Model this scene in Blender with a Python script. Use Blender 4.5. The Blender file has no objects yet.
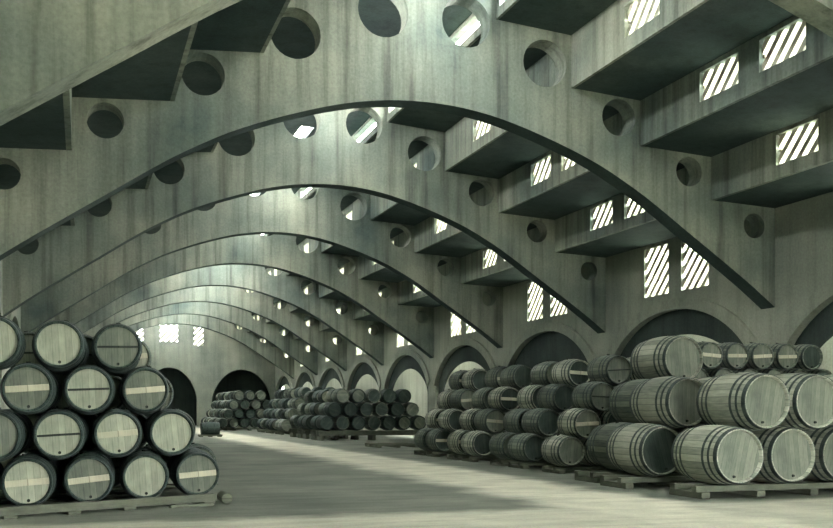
import bpy, bmesh, math, random
from mathutils import Vector
random.seed(7)
PI = math.pi
COL = bpy.context.scene.collection
EYE = 1.4                      # camera height; "h" below is height above the eye
# ------------------------------------------------------------------ hall dimensions (metres)
D0, BAY, THK = 20.32, 8.302, 0.52      # first fully seen arch, bay length, arch thickness
CU, HALF = 7.0, 9.0                    # centre line of the nave, half width
DEND = D0 + 8 * BAY                    # far end wall
DBACK = D0 - 3 * BAY                   # open end behind the camera
ARCH_K = range(-2, 8)

# ------------------------------------------------------------------ materials
def srgb(r, g, b):
    f = lambda v: (v / 255 / 12.92) if v <= 10 else ((v / 255 + .055) / 1.055) ** 2.4
    return (f(r), f(g), f(b), 1)

def new_mat(name, rough=.85):
    m = bpy.data.materials.new(name); m.use_nodes = True
    nt = m.node_tree; b = nt.nodes['Principled BSDF']
    b.inputs['Roughness'].default_value = rough
    b.inputs['Specular IOR Level'].default_value = .2
    return m, nt, b

def N(nt, t, **kw):
    n = nt.nodes.new(t)
    for k, v in kw.items(): setattr(n, k, v)
    return n

def noise(nt, vec, scale, detail=4, rough=.55):
    n = N(nt, 'ShaderNodeTexNoise'); n.inputs['Scale'].default_value = scale
    n.inputs['Detail'].default_value = detail; n.inputs['Roughness'].default_value = rough
    nt.links.new(vec, n.inputs['Vector']); return n.outputs['Fac']

def ramp(nt, fac, stops):
    r = N(nt, 'ShaderNodeValToRGB'); e = r.color_ramp.elements
    e[0].position, e[0].color = stops[0]; e[1].position, e[1].color = stops[-1]
    for p, c in stops[1:-1]:
        x = e.new(p); x.color = c
    nt.links.new(fac, r.inputs['Fac']); return r.outputs['Color']

def mix(nt, fac, a, b, mode='MIX'):
    m = N(nt, 'ShaderNodeMix', data_type='RGBA', blend_type=mode)
    if isinstance(fac, (int, float)): m.inputs[0].default_value = fac
    else: nt.links.new(fac, m.inputs[0])
    for i, v in ((6, a), (7, b)):
        if isinstance(v, tuple): m.inputs[i].default_value = v
        else: nt.links.new(v, m.inputs[i])
    return m.outputs[2]

def math_(nt, op, a, b=None, c=None):
    m = N(nt, 'ShaderNodeMath', operation=op)
    for i, v in enumerate((a, b, c)):
        if v is None: continue
        if isinstance(v, (int, float)): m.inputs[i].default_value = v
        else: nt.links.new(v, m.inputs[i])
    return m.outputs[0]

def mapping(nt, vec, scale):
    m = N(nt, 'ShaderNodeMapping'); m.inputs['Scale'].default_value = scale
    nt.links.new(vec, m.inputs['Vector']); return m.outputs['Vector']

def bump(nt, b, h, strength=.3, dist=.02):
    n = N(nt, 'ShaderNodeBump'); n.inputs['Strength'].default_value = strength; n.inputs['Distance'].default_value = dist
    nt.links.new(h, n.inputs['Height']); nt.links.new(n.outputs['Normal'], b.inputs['Normal'])

def G(v): return (v, v, v, 1)

def concrete(name, dark, mid, light, streak=.8):
    m, nt, b = new_mat(name, .9)
    co = N(nt, 'ShaderNodeTexCoord').outputs['Object']
    big = noise(nt, co, .35, 5)
    c = ramp(nt, big, [(.3, dark), (.5, mid), (.72, light)])
    st = noise(nt, mapping(nt, co, (3.5, 3.5, .16)), 1.0, 5, .6)      # rain streaks running down
    c = mix(nt, streak, c, ramp(nt, st, [(.32, G(.42)), (.5, G(.95)), (.7, G(1.15))]), 'MULTIPLY')
    fine = noise(nt, co, 16, 6, .7)
    c = mix(nt, .55, c, ramp(nt, fine, [(.3, G(.62)), (.7, G(1.2))]), 'MULTIPLY')
    nt.links.new(c, b.inputs['Base Color'])
    bump(nt, b, fine, .25, .02)
    return m

M = {}
M['concrete'] = concrete('concrete', srgb(84, 99, 95), srgb(120, 129, 119), srgb(150, 155, 140))
M['plaster'] = concrete('wall_plaster', srgb(108, 117, 109), srgb(132, 139, 127), srgb(152, 157, 142), .3)
M['soffit'] = concrete('shade_toned_soffit', srgb(40, 56, 56), srgb(56, 71, 69), srgb(76, 89, 84), .4)  # concrete darkened to stand for shade on undersides
M['limewash'] = concrete('limewash', srgb(140, 146, 132), srgb(160, 165, 149), srgb(178, 181, 163), .4)
M['lattice'] = concrete('lattice_brick', srgb(170, 172, 156), srgb(190, 191, 172), srgb(205, 205, 188), .1)
M['dim_wall'] = concrete('shade_toned_wall', srgb(40, 51, 50), srgb(54, 65, 62), srgb(70, 80, 74), .4)  # dark tone standing for shade inside the niches

def floor_mat():
    m, nt, b = new_mat('earth_floor', .95)
    co = N(nt, 'ShaderNodeTexCoord').outputs['Object']
    sep = N(nt, 'ShaderNodeSeparateXYZ'); nt.links.new(co, sep.inputs[0])
    wob = noise(nt, co, .8, 4)
    big = noise(nt, co, .5, 5)
    c = ramp(nt, big, [(.3, srgb(96, 104, 95)), (.7, srgb(128, 134, 121))])
    lane_light = ramp(nt, noise(nt, co, 1.2, 5), [(.3, srgb(186, 188, 170)), (.7, srgb(216, 216, 196))])
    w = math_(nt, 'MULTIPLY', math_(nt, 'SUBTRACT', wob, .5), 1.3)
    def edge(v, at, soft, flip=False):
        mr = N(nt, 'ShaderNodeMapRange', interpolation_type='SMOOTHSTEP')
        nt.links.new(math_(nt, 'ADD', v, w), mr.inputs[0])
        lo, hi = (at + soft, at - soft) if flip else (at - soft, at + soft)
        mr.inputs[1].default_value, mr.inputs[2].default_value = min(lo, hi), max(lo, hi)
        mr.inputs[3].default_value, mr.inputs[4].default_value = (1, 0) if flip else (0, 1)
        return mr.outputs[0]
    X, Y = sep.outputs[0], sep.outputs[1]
    aisle = math_(nt, 'MULTIPLY', edge(X, 6.5, .5), edge(X, 8.6, .35, True))  # soft pale strip painted as light falling along the ridge line
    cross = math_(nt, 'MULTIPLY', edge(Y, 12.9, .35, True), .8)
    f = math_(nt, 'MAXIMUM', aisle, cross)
    c = mix(nt, f, c, lane_light)
    fine = noise(nt, co, 22, 6, .75)
    c = mix(nt, .6, c, ramp(nt, fine, [(.3, G(.7)), (.7, G(1.15))]), 'MULTIPLY')
    tracks = noise(nt, mapping(nt, co, (.5, 3.0, 1)), 1.0, 5, .6)
    c = mix(nt, .45, c, ramp(nt, tracks, [(.35, G(.66)), (.55, G(1.05))]), 'MULTIPLY')
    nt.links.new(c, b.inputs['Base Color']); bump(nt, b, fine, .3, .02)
    return m
M['floor'] = floor_mat()

def stave_mat(name, dark, light, n=26):
    m, nt, b = new_mat(name, .75)
    co = N(nt, 'ShaderNodeTexCoord').outputs['Object']
    sep = N(nt, 'ShaderNodeSeparateXYZ'); nt.links.new(co, sep.inputs[0])
    a = math_(nt, 'MULTIPLY', math_(nt, 'ARCTAN2', sep.outputs[0], sep.outputs[2]), n / (2 * PI))
    fr = math_(nt, 'FRACT', math_(nt, 'ADD', a, 100))
    wn = N(nt, 'ShaderNodeTexWhiteNoise', noise_dimensions='1D'); nt.links.new(math_(nt, 'FLOOR', a), wn.inputs['W'])
    oi = N(nt, 'ShaderNodeObjectInfo')
    grain = noise(nt, mapping(nt, co, (14, 2.0, 14)), 1.5, 5, .65)
    t = math_(nt, 'ADD', math_(nt, 'MULTIPLY', wn.outputs['Value'], .35), math_(nt, 'MULTIPLY', grain, .7))
    c = ramp(nt, t, [(.2, dark), (.85, light)])
    gap = math_(nt, 'LESS_THAN', fr, .07)
    c = mix(nt, gap, c, (dark[0] * .8, dark[1] * .8, dark[2] * .8, 1))
    c = mix(nt, 1.0, c, ramp(nt, oi.outputs['Random'], [(0, G(.8)), (1, G(1.15))]), 'MULTIPLY')
    nt.links.new(c, b.inputs['Base Color']); bump(nt, b, grain, .25, .006)
    return m

def plank_mat(name, dark, light, w=.085, axis=0):
    m, nt, b = new_mat(name, .8)
    co = N(nt, 'ShaderNodeTexCoord').outputs['Object']
    sep = N(nt, 'ShaderNodeSeparateXYZ'); nt.links.new(co, sep.inputs[0])
    a = math_(nt, 'DIVIDE', sep.outputs[axis], w)
    fr = math_(nt, 'FRACT', math_(nt, 'ADD', a, 100))
    wn = N(nt, 'ShaderNodeTexWhiteNoise', noise_dimensions='1D'); nt.links.new(math_(nt, 'FLOOR', a), wn.inputs['W'])
    sc = [3, 3, 3]; sc[axis] = 22
    grain = noise(nt, mapping(nt, co, tuple(sc)), 2, 5, .7)
    blot = noise(nt, co, 4, 4)
    t = math_(nt, 'ADD', math_(nt, 'ADD', math_(nt, 'MULTIPLY', wn.outputs['Value'], .18), math_(nt, 'MULTIPLY', grain, .45)), math_(nt, 'MULTIPLY', blot, .45))
    c = ramp(nt, t, [(.25, dark), (.8, light)])
    gap = math_(nt, 'MULTIPLY', math_(nt, 'LESS_THAN', fr, .05), .55)
    c = mix(nt, gap, c, (dark[0] * .4, dark[1] * .4, dark[2] * .4, 1))
    oi = N(nt, 'ShaderNodeObjectInfo')
    c = mix(nt, 1.0, c, ramp(nt, oi.outputs['Random'], [(0, G(.88)), (1, G(1.1))]), 'MULTIPLY')
    nt.links.new(c, b.inputs['Base Color']); bump(nt, b, grain, .25, .005)
    return m

M['stave_pale'] = stave_mat('stave_pale', srgb(100, 110, 100), srgb(184, 187, 169))
M['stave_mid'] = stave_mat('stave_mid', srgb(58, 71, 66), srgb(126, 133, 119))
M['stave_dark'] = stave_mat('stave_dark', srgb(28, 43, 42), srgb(70, 84, 78))
M['head_pale'] = plank_mat('head_pale', srgb(118, 128, 115), srgb(184, 188, 168))
M['head_mid'] = plank_mat('head_mid', srgb(80, 91, 84), srgb(138, 144, 129))
M['head_dark'] = plank_mat('head_dark', srgb(42, 57, 55), srgb(88, 99, 91))
M['bar_pale'] = plank_mat('bar_pale', srgb(164, 165, 146), srgb(206, 204, 180), .3)
M['bar_dark'] = plank_mat('bar_dark', srgb(36, 44, 42), srgb(66, 74, 68), .3)
M['timber'] = plank_mat('skid_timber', srgb(62, 70, 62), srgb(116, 121, 106), .2, 2)
m_, nt_, b_ = new_mat('hoop_iron', .55)
co_ = N(nt_, 'ShaderNodeTexCoord').outputs['Object']
nt_.links.new(ramp(nt_, noise(nt_, co_, 9, 4), [(.3, srgb(34, 48, 48)), (.7, srgb(72, 84, 80))]), b_.inputs['Base Color'])
b_.inputs['Metallic'].default_value = .35
M['iron'] = m_

# ------------------------------------------------------------------ mesh helpers
def link(name, mesh, parent=None):
    o = bpy.data.objects.new(name, mesh); COL.objects.link(o)
    if parent: o.parent = parent
    return o

def mesh_of(bm, name, mats, smooth=False):
    bmesh.ops.recalc_face_normals(bm, faces=bm.faces)
    me = bpy.data.meshes.new(name); bm.to_mesh(me); bm.free()
    for m in (mats if isinstance(mats, (list, tuple)) else [mats]): me.materials.append(m)
    if smooth:
        for p in me.polygons: p.use_smooth = True
    return me

def add_box(bm, x0, x1, y0, y1, z0, z1, bev=0):
    r = bmesh.ops.create_cube(bm, size=1)
    vs = r['verts']
    for v in vs:
        v.co = Vector(((x0 + x1) / 2 + v.co.x * (x1 - x0), (y0 + y1) / 2 + v.co.y * (y1 - y0), (z0 + z1) / 2 + v.co.z * (z1 - z0)))
    if bev:
        es = {e for v in vs for e in v.link_edges}
        bmesh.ops.bevel(bm, geom=list(es), offset=bev, segments=2, profile=.6, affect='EDGES')

def plate(bm, outer, holes, to3, depth):
    """A flat plate with holes: loops in 2-D, to3(a, b) places them, depth (Vector) gives the thickness."""
    tmp = bmesh.new()
    es = []
    for loop in [outer] + holes:
        vs = [tmp.verts.new(to3(a, b)) for a, b in loop]
        es += [tmp.edges.new((vs[i], vs[(i + 1) % len(vs)])) for i in range(len(vs))]
    bmesh.ops.triangle_fill(tmp, use_beauty=True, edges=es)
    tmp.verts.ensure_lookup_table(); tmp.faces.ensure_lookup_table()
    border = [e for e in tmp.edges if len(e.link_faces) == 1]
    new = {}
    def nv(v, off):
        k = (v.index, off)
        if k not in new: new[k] = bm.verts.new(v.co + (depth if off else Vector()))
        return new[k]
    tmp.verts.index_update()
    for f in tmp.faces:
        bm.faces.new([nv(v, 0) for v in f.verts])
        bm.faces.new([nv(v, 1) for v in reversed(f.verts)])
    for e in border:
        a, b = e.verts
        bm.faces.new([nv(a, 0), nv(b, 0), nv(b, 1), nv(a, 1)])
    tmp.free()

def lathe(bm, prof, seg=40, caps=False):
    """prof: (r, y) pairs turned about the Y axis."""
    rings = []
    for r, y in prof:
        rings.append([bm.verts.new((r * math.sin(2 * PI * i / seg), y, r * math.cos(2 * PI * i / seg))) for i in range(seg)])
    for a, b in zip(rings, rings[1:]):
        for i in range(seg):
            bm.faces.new((a[i], a[(i + 1) % seg], b[(i + 1) % seg], b[i]))
    if caps:
        bm.faces.new(list(reversed(rings[0]))); bm.faces.new(rings[-1])

def struct(name, bm, mats, smooth=False):
    o = link(name, mesh_of(bm, name, mats, smooth)); o['kind'] = 'structure'; return o

# ------------------------------------------------------------------ the hall
def soffit(d):                                   # height above the eye at distance d from the centre line
    t = [(0, 6.62), (1.2, 6.53), (2.4, 6.25), (4, 5.68), (5.1, 5.12), (5.75, 4.72), (6.44, 4.26), (7.2, 3.76), (8.3, 3.02), (9.0, 2.5)]
    d = min(abs(d), 9.0)
    for i in range(len(t) - 1):
        if d <= t[i + 1][0]:
            x0, y0 = t[i]; x1, y1 = t[i + 1]
            xm, ym = t[i - 1] if i else (-t[1][0], t[1][1])
            xp, yp = t[i + 2] if i + 2 < len(t) else (2 * x1 - x0, 2 * y1 - y0)
            m0 = (y1 - ym) / (x1 - xm); m1 = (yp - y0) / (xp - x0); h = x1 - x0; s = (d - x0) / h
            return (2*s**3-3*s**2+1)*y0 + (s**3-2*s**2+s)*h*m0 + (-2*s**3+3*s**2)*y1 + (s**3-s**2)*h*m1
    return t[-1][1]

RIS = [(1.65, 8.6, 9.25), (3.5, 7.28, 8.45), (5.28, 6.12, 7.15), (7.2, 4.99, 6.0)]     # offset, bottom, top of each riser
WTOP = 4.9
HOLES = [(.94, 8.46, .56), (2.83, 7.76, .53), (4.7, 6.72, .43), (6.57, 5.62, .35), (8.4, 4.45, .3)]

def circle(x, y, r, n=28): return [(x + r * math.cos(2 * PI * i / n), y + r * math.sin(2 * PI * i / n)) for i in range(n)]

def arch_outline():
    pts = []
    n = 60
    for i in range(n + 1):
        d = -HALF + 2 * HALF * i / n
        pts.append((CU + d, soffit(d)))
    top = [(HALF, WTOP + .05)]
    right = []
    nxt_top = WTOP
    for off, lo, hi in reversed(RIS):
        right += [(off + .05, lo + .05), (off + .05, hi + .05)]
    prof = [(HALF, WTOP + .05)] + right
    up = [(CU + o, h) for o, h in prof] + [(CU - o, h) for o, h in reversed(prof)]
    return pts + up

outl = arch_outline()
for k in ARCH_K:
    bm = bmesh.new()
    y = D0 + k * BAY
    hl = [circle(CU + s * o, h, r) for o, h, r in HOLES for s in (-1, 1)]
    plate(bm, outl, hl, lambda a, b: Vector((a, y, b + EYE)), Vector((0, THK, 0)))
    if k >= 0:                                    # underside coloured darker to stand for its shade
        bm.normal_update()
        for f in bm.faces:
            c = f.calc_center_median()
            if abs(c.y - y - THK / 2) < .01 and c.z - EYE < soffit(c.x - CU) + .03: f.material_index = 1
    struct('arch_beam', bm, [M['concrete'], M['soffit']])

WIN_D = [(2.72, 4.02), (4.66, 5.96)]             # window spans within each bay
WIN_H = {0: (8.8, 9.15), 1: (7.58, 8.22), 2: (6.44, 7.06), 3: (5.27, 5.93), 4: (3.36, 4.8)}
BAYS = range(-3, 8)

LANTERN = [(.75, 4.2), (4.7, 8.1)]  # upper openings widened to let in more light
def window_rects(level):
    z0, z1 = WIN_H[level]
    return [[(D0 + k * BAY + a, z0), (D0 + k * BAY + b, z0), (D0 + k * BAY + b, z1), (D0 + k * BAY + a, z1)]
            for k in BAYS for a, b in (LANTERN if level == 0 else WIN_D)]

# stepped roof: treads (seen from below) and risers with window openings
bm = bmesh.new(); bt = bmesh.new()
skw = lambda k: .3 if k < 0 else .22 if k < 3 else .6
sky = [[(CU - skw(k), D0 + k * BAY + 3.5), (CU + skw(k), D0 + k * BAY + 3.5), (CU + skw(k), D0 + k * BAY + 7.2), (CU - skw(k), D0 + k * BAY + 7.2)] for k in BAYS]  # unseen roof openings added for light, wider in the far bays
plate(bt, [(CU - RIS[0][0] - .2, DBACK), (CU + RIS[0][0] + .2, DBACK), (CU + RIS[0][0] + .2, DEND + .3), (CU - RIS[0][0] - .2, DEND + .3)], sky,
      lambda a, b: Vector((a, b, RIS[0][2] + EYE)), Vector((0, 0, .2)))
for s in (-1, 1):
    for i, (off, lo, hi) in enumerate(RIS):
        x0 = CU + s * off
        nxt_o, nxt_h = (RIS[i + 1][0], RIS[i + 1][2]) if i < 3 else (HALF, WTOP)
        poly = [(x0, lo), (CU + s * (nxt_o + .2), nxt_h), (CU + s * (nxt_o + .2), nxt_h + .16), (x0, lo + .16)]
        plate(bt, poly, [], lambda a, b: Vector((a, DBACK, b + EYE)), Vector((0, DEND + .3 - DBACK, 0)))
        plate(bm, [(DBACK, lo - .004), (DEND + .3, lo - .004), (DEND + .3, hi + .02), (DBACK, hi + .02)], window_rects(i) if s > 0 or i == 0 else [],
              lambda a, b: Vector((x0 - s * .015, a, b + EYE)), Vector((s * .215, 0, 0)))
struct('ceiling_risers', bm, M['concrete']); struct('ceiling', bt, M['soffit'])  # treads share the concrete darkened as shade

# side walls with an arched niche in every bay
NC, NH, NSP, NCR = THK / 2 + BAY / 2, 3.62, 1.15, 2.86      # niche centre in the bay, half width, springing, crest
def niche_h(t, sp=NSP, cr=NCR): return sp + (cr - sp) * max(0, 1 - abs(t) ** 2.1) ** .7
def niche_curve(yc, half=NH, sp=NSP, cr=NCR, n=28):
    return [(yc + half * math.sin(PI / 2 * (-1 + 2 * i / n)), niche_h(math.sin(PI / 2 * (-1 + 2 * i / n)), sp, cr)) for i in range(n + 1)]

for side, s in (('left', -1), ('right', 1)):
    xw = CU + s * HALF
    bm = bmesh.new()
    out = [(DBACK, -EYE)]
    for k in BAYS:
        yc = D0 + k * BAY + NC
        cv = niche_curve(yc)
        out += [(cv[0][0], -EYE)] + cv + [(cv[-1][0], -EYE)]
    out += [(DEND, -EYE), (DEND, WTOP + .1), (DBACK, WTOP + .1)]
    out = [p for i, p in enumerate(out) if i == 0 or p != out[i - 1]]
    plate(bm, out, window_rects(4) if s > 0 else [], lambda a, b: Vector((xw, a, b + EYE)), Vector((s * .16, 0, 0)))
    struct('wall_' + side, bm, M['plaster'])
    # shade plates and back walls of the niches
    bv = bmesh.new(); bw = bmesh.new(); br = bmesh.new()
    for k in BAYS:
        yc = D0 + k * BAY + NC
        xa, xb, xc, xd = xw + s * .15, xw + s * .2, xw + s * .24, xw + s * .75
        cv = niche_curve(yc)
        # dark inner plate added to stand for shade around the niche top
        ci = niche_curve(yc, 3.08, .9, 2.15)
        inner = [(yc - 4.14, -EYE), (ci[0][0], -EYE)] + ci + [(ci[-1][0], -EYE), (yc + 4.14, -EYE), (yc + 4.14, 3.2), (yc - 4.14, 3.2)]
        if k == 1 and s > 0: inner = [inner[0]] + inner[-3:]               # solid dark plate stands for the shade filling this niche
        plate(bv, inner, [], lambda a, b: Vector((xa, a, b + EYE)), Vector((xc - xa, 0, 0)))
        # archivolt standing a little proud of the wall
        ri = niche_curve(yc, NH, NSP, NCR); ro = [(yc + (a - yc) * 1.075, b + .3) for a, b in ri]
        plate(br, ri + list(reversed(ro)), [], lambda a, b: Vector((xw + s * .02, a, b + EYE)), Vector((-s * .1, 0, 0)))
    add_box(bw, min(xd, xd + s * .3), max(xd, xd + s * .3), DBACK, DEND, 0, 3.4 + EYE)  # set back behind an open-topped gap added to light it
    i0 = 1 if s < 0 else 4
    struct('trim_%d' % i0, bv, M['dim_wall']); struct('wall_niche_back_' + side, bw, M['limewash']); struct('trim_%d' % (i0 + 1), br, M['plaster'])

# far end wall: three arched openings and three windows
bm = bmesh.new()
def end_open(uc, half, sp, cr): return niche_curve(uc, half, sp, cr, 20)
out = [(CU - HALF - .4, -EYE)]
ENDS = [(CU - 6.1, 2.55), (CU, 2.3), (CU + 6.1, 2.55)]
for uc, hw in ENDS:
    cv = end_open(uc, hw, .95, 3.5 if hw > 2.4 else 3.6)
    out += [(cv[0][0], -EYE)] + cv + [(cv[-1][0], -EYE)]
out += [(CU + HALF + .4, -EYE), (CU + HALF + .4, 9.4), (CU - HALF - .4, 9.4)]
EW = [(4.1, 4.9, 5.65, 7.1), (6.22, 7.72, 5.78, 7.2), (9.05, 9.85, 5.5, 7.05)]
rect = lambda a, b, c, d: [(a, c), (b, c), (b, d), (a, d)]
plate(bm, out, [rect(*w) for w in EW], lambda a, b: Vector((a, DEND, b + EYE)), Vector((0, .4, 0)))
struct('wall_end', bm, M['plaster'])
bm = bmesh.new()
add_box(bm, CU - 9.5, CU + 9.5, DEND + 5, DEND + 5.2, 0, 5.2); add_box(bm, CU - 9.5, CU + 9.5, DEND + .4, DEND + 5.2, 5.05, 5.25)
add_box(bm, CU - 9.6, CU - 9.4, DEND + .4, DEND + 5.2, 0, 5.2); add_box(bm, CU + 9.4, CU + 9.6, DEND + .4, DEND + 5.2, 0, 5.2)
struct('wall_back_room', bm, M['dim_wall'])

bm = bmesh.new()
add_box(bm, CU - 40, CU + 40, DBACK - 25, DEND + 6, -.3, 0)
struct('floor', bm, M['floor'])

bm = bmesh.new()
plate(bm, [(CU - 10, -EYE), (CU - 3, -EYE), (CU - 3, 1.6), (CU + 3, 1.6), (CU + 3, -EYE), (CU + 10, -EYE), (CU + 10, 9.5), (CU - 10, 9.5)], [],
      lambda a, b: Vector((a, DBACK - .3, b + EYE)), Vector((0, .3, 0)))
struct('wall_back', bm, M['plaster'])

# lattices: slanting brick bars in every window
def lattice_mesh(w, h, name, sl=1, per=.36, bw=.125):
    """in the (a, b) plane: a along the wall 0..w, b up 0..h; bars at 45 degrees clipped to the opening"""
    bm = bmesh.new(); dp = .12
    c = -h
    def clip(c0, c1):                      # strip c0 <= a*sl' - b <= c1 clipped to the rectangle
        poly = [(0, 0), (w, 0), (w, h), (0, h)]
        for sgn, cc in ((1, c0), (-1, c1)):
            res = []
            for i in range(len(poly)):
                p, q = poly[i], poly[(i + 1) % len(poly)]
                fp = sgn * (p[0] - p[1] - cc); fq = sgn * (q[0] - q[1] - cc)
                if fp >= 0: res.append(p)
                if fp * fq < 0:
                    t = fp / (fp - fq); res.append((p[0] + (q[0] - p[0]) * t, p[1] + (q[1] - p[1]) * t))
            poly = res
            if len(poly) < 3: return None
        return poly
    c = -h + .1
    while c < w:
        p = clip(c, c + bw * 1.414)
        if p:
            if sl < 0: p = [(w - a, b) for a, b in p]
            plate(bm, p, [], lambda a, b: Vector((0, a, b)), Vector((dp, 0, 0)))
        c += per
    # brick stubs keyed into the jambs between the bars
    b0 = .18
    while b0 < h - .1:
        add_box(bm, .02, dp, 0, .07, b0, b0 + .07); add_box(bm, .02, dp, w - .07, w, b0 + .1, b0 + .17)
        b0 += per
    return mesh_of(bm, name, M['lattice'])
wn = 1
lat = {}
for s in (-1, 1):
    for lv, (z0, z1) in WIN_H.items():
        if lv == 0 or s < 0: continue
        x = CU + s * (RIS[lv][0] if lv < 4 else HALF) + (s * .05 if s > 0 else s * .05 - .12)
        for k in BAYS:
            for a, b in WIN_D:
                key = (lv,)
                if key not in lat: lat[key] = lattice_mesh(b - a, z1 - z0, 'lattice', -1)
                o = link('window_%d' % wn, lat[key]); o.location = (x, D0 + k * BAY + a, z0 + EYE); o['kind'] = 'structure'; wn += 1
for i, (a, b, c, d) in enumerate(EW):
    o = link('window_%d' % wn, lattice_mesh(b - a, d - c, 'lattice', -1, .46, .27)); wn += 1
    o.rotation_euler = (0, 0, PI / 2); o.location = (b, DEND + .06, c + EYE); o['kind'] = 'structure'

# ------------------------------------------------------------------ barrels
def barrel_meshes(r, rh, L, tag, seg=40):
    """r: bilge radius, rh: head (chime) radius, L: length; the axis runs along Y through the origin"""
    R = lambda y: rh + (r - rh) * (1 - (abs(2 * y / L)) ** 2.0)
    d = {}
    n = 14; lip = .05 * L / .92
    prof = [(rh - .03, -L / 2 + lip), (rh - .022, -L / 2), (rh, -L / 2)]
    prof += [(R(-L / 2 + L * i / n), -L / 2 + L * i / n) for i in range(1, n)]
    prof += [(rh, L / 2), (rh - .022, L / 2), (rh - .03, L / 2 - lip)]
    for tone in ('pale', 'mid', 'dark'):
        bm = bmesh.new(); lathe(bm, prof, seg); d['staves_' + tone] = mesh_of(bm, tag + '_staves_' + tone, M['stave_' + tone], True)
    hoops = []
    for y0, y1 in ((.0, .06), (.13, .165), (.235, .275)) if L > 1 else ((.0, .065), (.17, .215), (.31, .35)):
        for sgn in (-1, 1):
            a, b = sgn * (L / 2 - y0 * L), sgn * (L / 2 - y1 * L)
            bm = bmesh.new(); e = .004 * r / .36
            lathe(bm, [(R(a) - .004, a), (R(a) + e, a), (R((a + b) / 2) + e, (a + b) / 2), (R(b) + e, b), (R(b) - .004, b)], seg)
            hoops.append(mesh_of(bm, tag + '_hoop', M['iron'], False))
    d['hoops'] = hoops
    for tone in ('pale', 'mid', 'dark'):
        for end in (-1, 1):
            bm = bmesh.new(); y = end * (L / 2 - lip)
            lathe(bm, [(.001, y - end * .012), (rh * .8, y - end * .008), (rh - .025, y), (rh - .025, y + (-end) * .03), (.001, y - end * .035)], seg)
            d['head_%s_%d' % (tone, end)] = mesh_of(bm, tag + '_head', M['head_' + tone])
    hw = rh - .03; y = -L / 2 + lip
    for nm, h0, m in (('bar', .085 * r / .36, 'bar_pale'), ('thin', .03 * r / .36, 'bar_dark')):
        bm = bmesh.new(); q = math.sqrt(hw ** 2 - (h0 / 2) ** 2) - .004
        add_box(bm, -q, q, y - .042, y - .002, -h0 / 2, h0 / 2, .006); d[nm] = mesh_of(bm, tag + '_' + nm, M[m])
    bm = bmesh.new()
    lathe(bm, [(.001, -.03), (.018, -.03), (.022, 0), (.001, 0)], 12)
    bmesh.ops.translate(bm, verts=bm.verts, vec=(0, y - .006, -rh * .78)); d['bung'] = mesh_of(bm, tag + '_bung', M['bar_dark'])
    bm = bmesh.new()
    lathe(bm, [(.001, -.02), (.03, -.02), (.034, .02), (.001, .02)], 12)
    bmesh.ops.rotate(bm, verts=bm.verts, cent=(0, 0, 0), matrix=__import__('mathutils').Matrix.Rotation(PI / 2, 3, 'X'))
    bmesh.ops.translate(bm, verts=bm.verts, vec=(0, 0, r)); d['plug'] = mesh_of(bm, tag + '_plug', M['bar_dark'])
    d['dim'] = (r, rh, L)
    return d

SMALL = barrel_meshes(.356, .312, .95, 'barrel')
TIGHT = barrel_meshes(.312, .276, .88, 'keg')
BIG = barrel_meshes(.485, .43, 1.3, 'cask', 48)

def far_barrel(r, rh, L, tone, head):
    bm = bmesh.new(); seg = 20
    R = lambda y: rh + (r - rh) * (1 - (abs(2 * y / L)) ** 2.0)
    ys = [-L/2, -L/2 + .06, -L/2 + .14, -L/2 + .19, -.2, -.15, 0, .15, .2, L/2 - .19, L/2 - .14, L/2 - .06, L/2]
    iron = {0, 2, 4, 7, 9, 11}
    rings = [[bm.verts.new((R(y) * math.sin(2*PI*i/seg), y, R(y) * math.cos(2*PI*i/seg))) for i in range(seg)] for y in ys]
    for j in range(len(ys) - 1):
        for i in range(seg):
            f = bm.faces.new((rings[j][i], rings[j][(i+1) % seg], rings[j+1][(i+1) % seg], rings[j+1][i]))
            f.material_index = 1 if j in iron else 0; f.smooth = True
    for ring, s in ((rings[0], 1), (rings[-1], -1)):
        inner = [bm.verts.new((v.co.x * .9, v.co.y, v.co.z * .9)) for v in ring]
        deep = [bm.verts.new((v.co.x * .88, v.co.y + s * .045, v.co.z * .88)) for v in ring]
        for i in range(seg):
            j = (i + 1) % seg
            bm.faces.new((ring[i], ring[j], inner[j], inner[i])).material_index = 0
            bm.faces.new((inner[i], inner[j], deep[j], deep[i])).material_index = 0
        bm.faces.new(deep).material_index = 2
    return mesh_of(bm, 'far_barrel', [M['stave_' + tone], M['iron'], M['head_' + head]])
FAR = {(t, h): far_barrel(.356, .312, .95, t, h) for t in ('pale', 'mid', 'dark') for h in ('pale', 'mid', 'dark')}

def barrel(kind, u, dface, hc, tone, head, bar, label, group, name, tilt=0.0, yaw=0.0):
    """kind: mesh set; dface: where its near head stands; hc: height of its axis above the floor"""
    r, rh, L = kind['dim']
    root = bpy.data.objects.new(name, None); COL.objects.link(root)
    root.empty_display_size = .1
    root.location = (u, dface + L / 2, hc - r); root.rotation_euler = (0, 0, yaw)
    root['label'] = label; root['category'] = 'barrel'; root['group'] = group
    def part(nm, me, rot=0):
        o = link(nm, me, root); o.location = (0, 0, r); o.rotation_euler = (0, rot, 0); return o
    def sub(nm, me, par): return link(nm, me, par)
    part('staves', kind['staves_' + tone], random.uniform(0, 6.28))
    for h in kind['hoops']: part('hoop', h)
    hd = part('barrel_head', kind['head_%s_-1' % head], tilt)
    bd = part('barrel_head', kind['head_%s_1' % head], random.uniform(0, 3))
    if bar != 'plain':
        b = sub('crossbar', kind[bar], hd)
        b['label'] = 'pale crossbar' if bar == 'bar' else 'dark crossbar'
    sub('bung', kind['bung'], hd)
    part('bung_plug', kind['plug'], random.uniform(-.3, .3))
    return root

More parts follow.
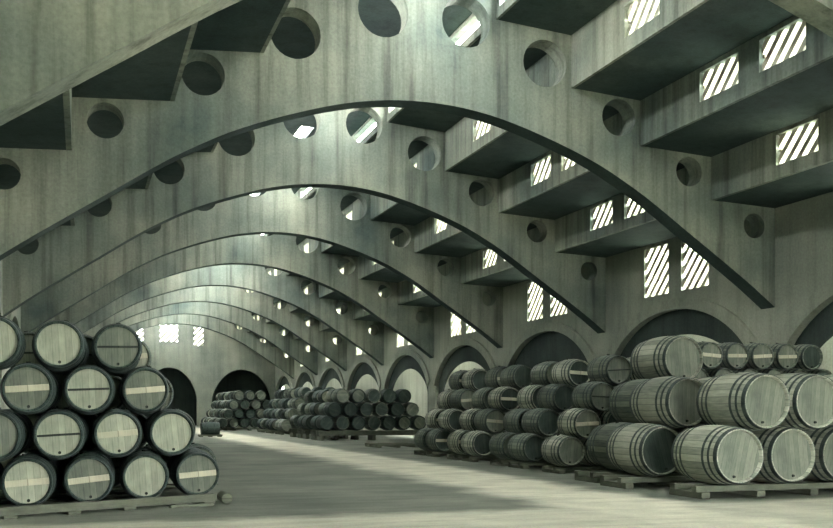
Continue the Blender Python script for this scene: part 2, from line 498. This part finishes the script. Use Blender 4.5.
def barrel_far(u, dface, hc, tone, head, label, group):
    o = link('wine_barrel', FAR[(tone, head)]); o.location = (u, dface + .475, hc); o.rotation_euler = (0, random.uniform(0, 6.28), 0)
    o['label'] = label; o['category'] = 'barrel'; o['group'] = group
    return o

ORD = ['first', 'second', 'third', 'fourth', 'fifth', 'sixth', 'seventh', 'eighth', 'ninth', 'tenth']
LEV = {3: ['bottom', 'middle', 'top'], 4: ['bottom', 'second', 'third', 'top'], 5: ['bottom', 'second', 'third', 'fourth', 'top'], 2: ['lower', 'upper']}
PHR = {'bar': 'pale bar', 'thin': 'thin dark bar', 'plain': 'plain face'}

def skid(x0, x1, ys, z0, h, label, rail=.14, blocks=4):
    """rails along X at each y in ys, lying on cross sleepers"""
    root = bpy.data.objects.new('barrel_skid', None); COL.objects.link(root); root.location = ((x0 + x1) / 2, ys[0], 0)
    root['label'] = label; root['category'] = 'skid'; root['group'] = 'timber skids under the barrels'
    cx, cy = (x0 + x1) / 2, ys[0]
    for y in ys:
        bm = bmesh.new(); add_box(bm, x0 - cx, x1 - cx, y - cy - rail / 2, y - cy + rail / 2, z0, h, .008)
        link('rail', mesh_of(bm, 'rail', M['timber']), root)
    for i in range(blocks):
        x = x0 + .12 + (x1 - x0 - .24) * i / (blocks - 1)
        bm = bmesh.new(); add_box(bm, x - cx - .08, x - cx + .08, min(ys) - cy - .16, max(ys) - cy + .16, 0, z0, .008)
        link('sleeper', mesh_of(bm, 'sleeper', M['timber']), root)
    return root

# --- stack by the left wall: two ranks
look = {(0,0):('mid','bar'),(0,1):('pale','plain'),(0,2):('mid','bar'),(0,3):('pale','bar'),(0,4):('mid','bar'),(0,5):('mid','plain'),
        (1,0):('pale','plain'),(1,1):('pale','bar'),(1,2):('pale','thin'),(1,3):('mid','plain'),(1,4):('mid','plain'),
        (2,0):('mid','bar'),(2,1):('pale','thin'),(2,2):('mid','bar'),(2,3):('mid','plain'),
        (3,0):('mid','thin'),(3,1):('pale','plain'),(3,2):('pale','plain')}
PU, PD = .785, .355
for rank in (0, 1, 2):  # middle rank added, dark-toned to stand for shade in the gaps
    for lv, n in enumerate((6, 5, 4, 3)):
        if rank: n = min(n, (5, 4, 3, 2 if rank == 1 else 3)[lv])
        for k in range(n):
            kk = k + lv * .5
            u, d = 1.66 - PU * kk + (0, .05, .3)[rank], 15.36 - PD * kk + (0, 1.34, 2.7)[rank]
            hd, br = look[(lv, k)] if rank == 0 else (random.choice(['dark', 'dark', 'mid'] if rank == 1 else ['pale', 'mid']), random.choice(['bar', 'plain', 'thin']))
            lab = '%s barrel with %s, %s from aisle, %s row, %s' % (
                {'pale': 'pale', 'mid': 'greyish', 'dark': 'dark'}[hd], PHR[br], ORD[k], LEV[4][lv], ('front of left stack', 'second rank of left stack', 'rear of left stack')[rank])
            barrel(SMALL, u, d, .43 + lv * .63 - (.02 if lv == 3 else 0), ('dark', 'dark', 'mid')[rank], hd, br, lab, 'barrels of the left stack', 'wine_barrel',
                   tilt=-.06 + random.uniform(-.05, .05))
def skid_oblique(x0, x1, rails, sleepers, label):
    root = bpy.data.objects.new('barrel_skid', None); COL.objects.link(root); root.location = (-.3, 15.0, 0)
    root.rotation_euler = (0, 0, math.atan2(PD, PU))
    root['label'] = label; root['category'] = 'skid'; root['group'] = 'timber skids under the barrels'
    for y, h in rails:
        bm = bmesh.new(); add_box(bm, x0, x1, y - .07, y + .07, .04, h, .006); link('rail', mesh_of(bm, 'rail', M['timber']), root)
    for x in sleepers:
        bm = bmesh.new(); add_box(bm, x - .09, x + .09, rails[0][0] - .1, rails[-1][0] + .12, 0, .04, .006); link('sleeper', mesh_of(bm, 'sleeper', M['timber']), root)
skid_oblique(-2.0, 2.05, ((-.74, .15), (-.22, .062), (.3, .062), (.9, .062), (1.35, .062)), (-1.8, -1.0, -.15, .65, 1.45, 1.92), 'long low timber skid with a front beam, carrying the front of the left stack')
skid_oblique(-.4, 3.8, ((2.05, .062), (2.55, .062)), (-.2, 1.1, 2.4, 3.6), 'low timber skid under the rear rank of the left stack')

# --- big casks on the right, three ranks
def cask(u, d, hc, tone, head, label):
    barrel(BIG, u, d, hc, tone, head, 'plain', label, 'large casks beside the aisle', 'wine_cask', tilt=random.uniform(-.3, .3), yaw=random.uniform(-.02, .02))
for k in range(4): cask(9.83 + k * 1.0, 13.3, .675, 'pale', 'mid', 'large pale cask, %s from the aisle, lower row, front of right cask stack' % ORD[k])
for k in range(3): cask(10.33 + k * 1.0, 13.3, 1.535, 'pale', 'mid', 'large pale cask, %s from the aisle, upper row, front of right cask stack' % ORD[k])
for k in range(3): cask(9.80 + k * 1.0, 15.45, .675, 'pale', 'dark' if k == 0 else 'mid', 'large cask with dull head, %s from the aisle, bottom row, second rank' % ORD[k])
for k in range(2): cask(10.31 + k * 1.0, 15.45, 1.54, 'pale', 'mid', 'large stained cask, %s from the aisle, second row, second rank' % ORD[k])
for k in range(3): cask(10.15 + k * 1.0, 16.85, .675, 'mid', 'mid', 'large cask, %s from the aisle, bottom row, third rank behind dull-headed cask' % ORD[k])
for k in range(2): cask(10.65 + k * 1.0, 16.85, 1.535, 'mid', 'mid', 'large cask, %s from the aisle, second row, third rank' % ORD[k])
cask(11.15, 16.85, 2.4, 'pale', 'mid', 'large cask lying alone on top of the big cask stack')
skid(9.2, 13.6, (13.65, 14.25), .1, .195, 'long timber skid under the front large casks', blocks=5)
skid(9.1, 12.4, (15.8, 16.4), .1, .195, 'timber skid under the second rank of large casks')
skid(9.3, 12.6, (17.2, 17.8), .1, .195, 'timber skid under the third rank of large casks')

# --- small barrels piled high behind the casks
for lv in range(5):
    for k in range((6, 6, 6, 6, 5)[lv]):
        u = (15.87 if lv % 2 else 15.54) - k * .66
        br = 'bar' if k not in (0,) else 'plain'
        hd = 'dark' if k == 0 else 'mid'
        barrel(TIGHT, u, 18.45, .385 + lv * .55, 'mid', hd, br, 'small %s barrel, %s from the wall, %s row, pile behind large casks' % (
            'dark-headed' if k == 0 else 'barred grey', ORD[k], LEV[5][lv]), 'small barrels piled behind the large casks', 'wine_barrel', tilt=random.uniform(-.08, .08))
skid(11.9, 15.9, (18.7, 19.1), .03, .06, 'low timber skid under the small barrel pile behind large casks')

# --- stacks of small barrels in pairs of ranks along the aisle
RD = [19.8, 21.7, 22.85, 24.9, 26.05, 27.9, 29.05]
for i, d in enumerate(RD):
    cnt = (6, 5, 4, 3) if i == 0 else (2, 2, 2, 1)
    for lv, n in enumerate(cnt):
        for k in range(n):
            hd = random.choice(['dark', 'dark', 'mid'])
            if i == 0 and k == 0: hd = 'mid'
            br = random.choice(['bar', 'plain', 'thin'])
            barrel(SMALL, 10.25 + .78 * (k + lv * .5), d + random.uniform(-.04, .04), .49 + lv * .603, random.choice(['mid', 'mid', 'pale']), hd, br,
                   'barrel with %s, %s from aisle, %s row, %s rank beyond casks' % (PHR[br], ORD[k], LEV[4][lv], ORD[i]),
                   'small barrels beyond the large casks', 'wine_barrel', tilt=random.uniform(-.1, .1), yaw=random.uniform(-.03, .03))
    skid(9.9, 14.6 if i == 0 else 11.5, (d + .2, d + .75), .07, .134, 'timber skid under the %s rank of barrels beyond the casks' % ORD[i], .12, 5 if i == 0 else 3)

# --- far stacks
def far_block(u0, ds, front, rear, h0, pitch, what, skl):
    for i, d in enumerate(ds):
        for lv, n in enumerate(front if i == 0 else rear):
            for k in range(n):
                barrel_far(u0 + .745 * (k + lv * .5) + (random.uniform(-.003, .003)), d + random.uniform(-.04, .04), h0 + lv * pitch,
                           random.choice(['mid', 'dark', 'dark', 'mid']), random.choice(['mid', 'dark', 'dark', 'dark', 'pale' if i else 'mid']),
                           'far barrel, %s from aisle, %s row, %s rank of %s' % (ORD[k], LEV[len(front)][lv], ORD[i], what), 'barrels of the ' + what)
        n = (front if i == 0 else rear)[0]
        skid(u0 - .35, u0 + .745 * (n - 1) + .35, (d + .22, d + .72), (h0 - .356) * .5, h0 - .356 + .002, 'timber skid under the %s rank of the %s' % (ORD[i], what), .12, 3)
far_block(10.6, [44.5, 45.65, 47.6, 48.75, 50.7], (7, 6, 5), (3, 2, 1), .8, .625, 'wide three-high stack', '')
far_block(11.0, [56, 57.15, 59.1, 60.25, 62.2, 63.35], (6, 5, 4, 3), (2, 2, 2, 1), .52, .62, 'four-high stack beyond it', '')
far_block(9.0, [68, 69.15, 71.1, 72.25, 74.2, 75.35, 77.3], (6, 5, 4, 3), (2, 2, 2, 1), .52, .62, 'most distant stack', '')

# --- loose things on the floor
o = barrel_far(6.35, 52.5, .425, 'dark', 'dark', 'single dark barrel lying sideways on the floor beyond the left stack', 'dark barrel beyond the left stack')
o.rotation_euler = (0, .4, PI / 2); del o['group']
skid(5.75, 6.95, (52.7, 53.25), .05, .125, 'low skid under the single sideways barrel beyond the left stack', .1, 3)
skid(10.3, 12.0, (35.6, 36.4, 37.0), .06, .13, 'empty timber skid lying between the barrel stacks', .16, 3)

def tag(o, label, cat): o['label'] = label; o['category'] = cat
bm = bmesh.new(); lathe(bm, [(.001, -.25), (.075, -.25), (.085, -.22), (.085, .25), (.001, .25)], 20)
o = link('wooden_log', mesh_of(bm, 'wooden_log', M['timber'])); o.location = (2.04, 15.2, .085); tag(o, 'short round log lying at the aisle end of the left skid', 'log')
bm = bmesh.new(); add_box(bm, -.32, .32, -.06, .06, 0, .035, .005)
o = link('loose_board', mesh_of(bm, 'loose_board', M['timber'])); o.location = (1.5, 14.75, 0); o.rotation_euler = (0, 0, .25); tag(o, 'short loose board lying on the floor before the left skid', 'board')

# ------------------------------------------------------------------ light, camera
sc = bpy.context.scene
w = bpy.data.worlds.new('World'); sc.world = w; w.use_nodes = True
bg = w.node_tree.nodes['Background']; bg.inputs['Color'].default_value = (1.0, .99, .935, 1); bg.inputs['Strength'].default_value = 6.0
cam = bpy.data.cameras.new('Camera'); co = bpy.data.objects.new('Camera', cam); COL.objects.link(co)
co.location = (0, 0, EYE); co.rotation_euler = (PI / 2, 0, -math.radians(18.495))
cam.sensor_width = 36; cam.lens = 1000 / 833 * 36; cam.shift_y = (410 - 264) / 833
cam.clip_end = 500
sc.camera = co
vs = sc.view_settings
vs.view_transform = 'Standard'; vs.look = 'None'; vs.gamma = 1; vs.exposure = 3.4; vs.use_curve_mapping = False
sc.cycles.max_bounces = 8; sc.cycles.diffuse_bounces = 6
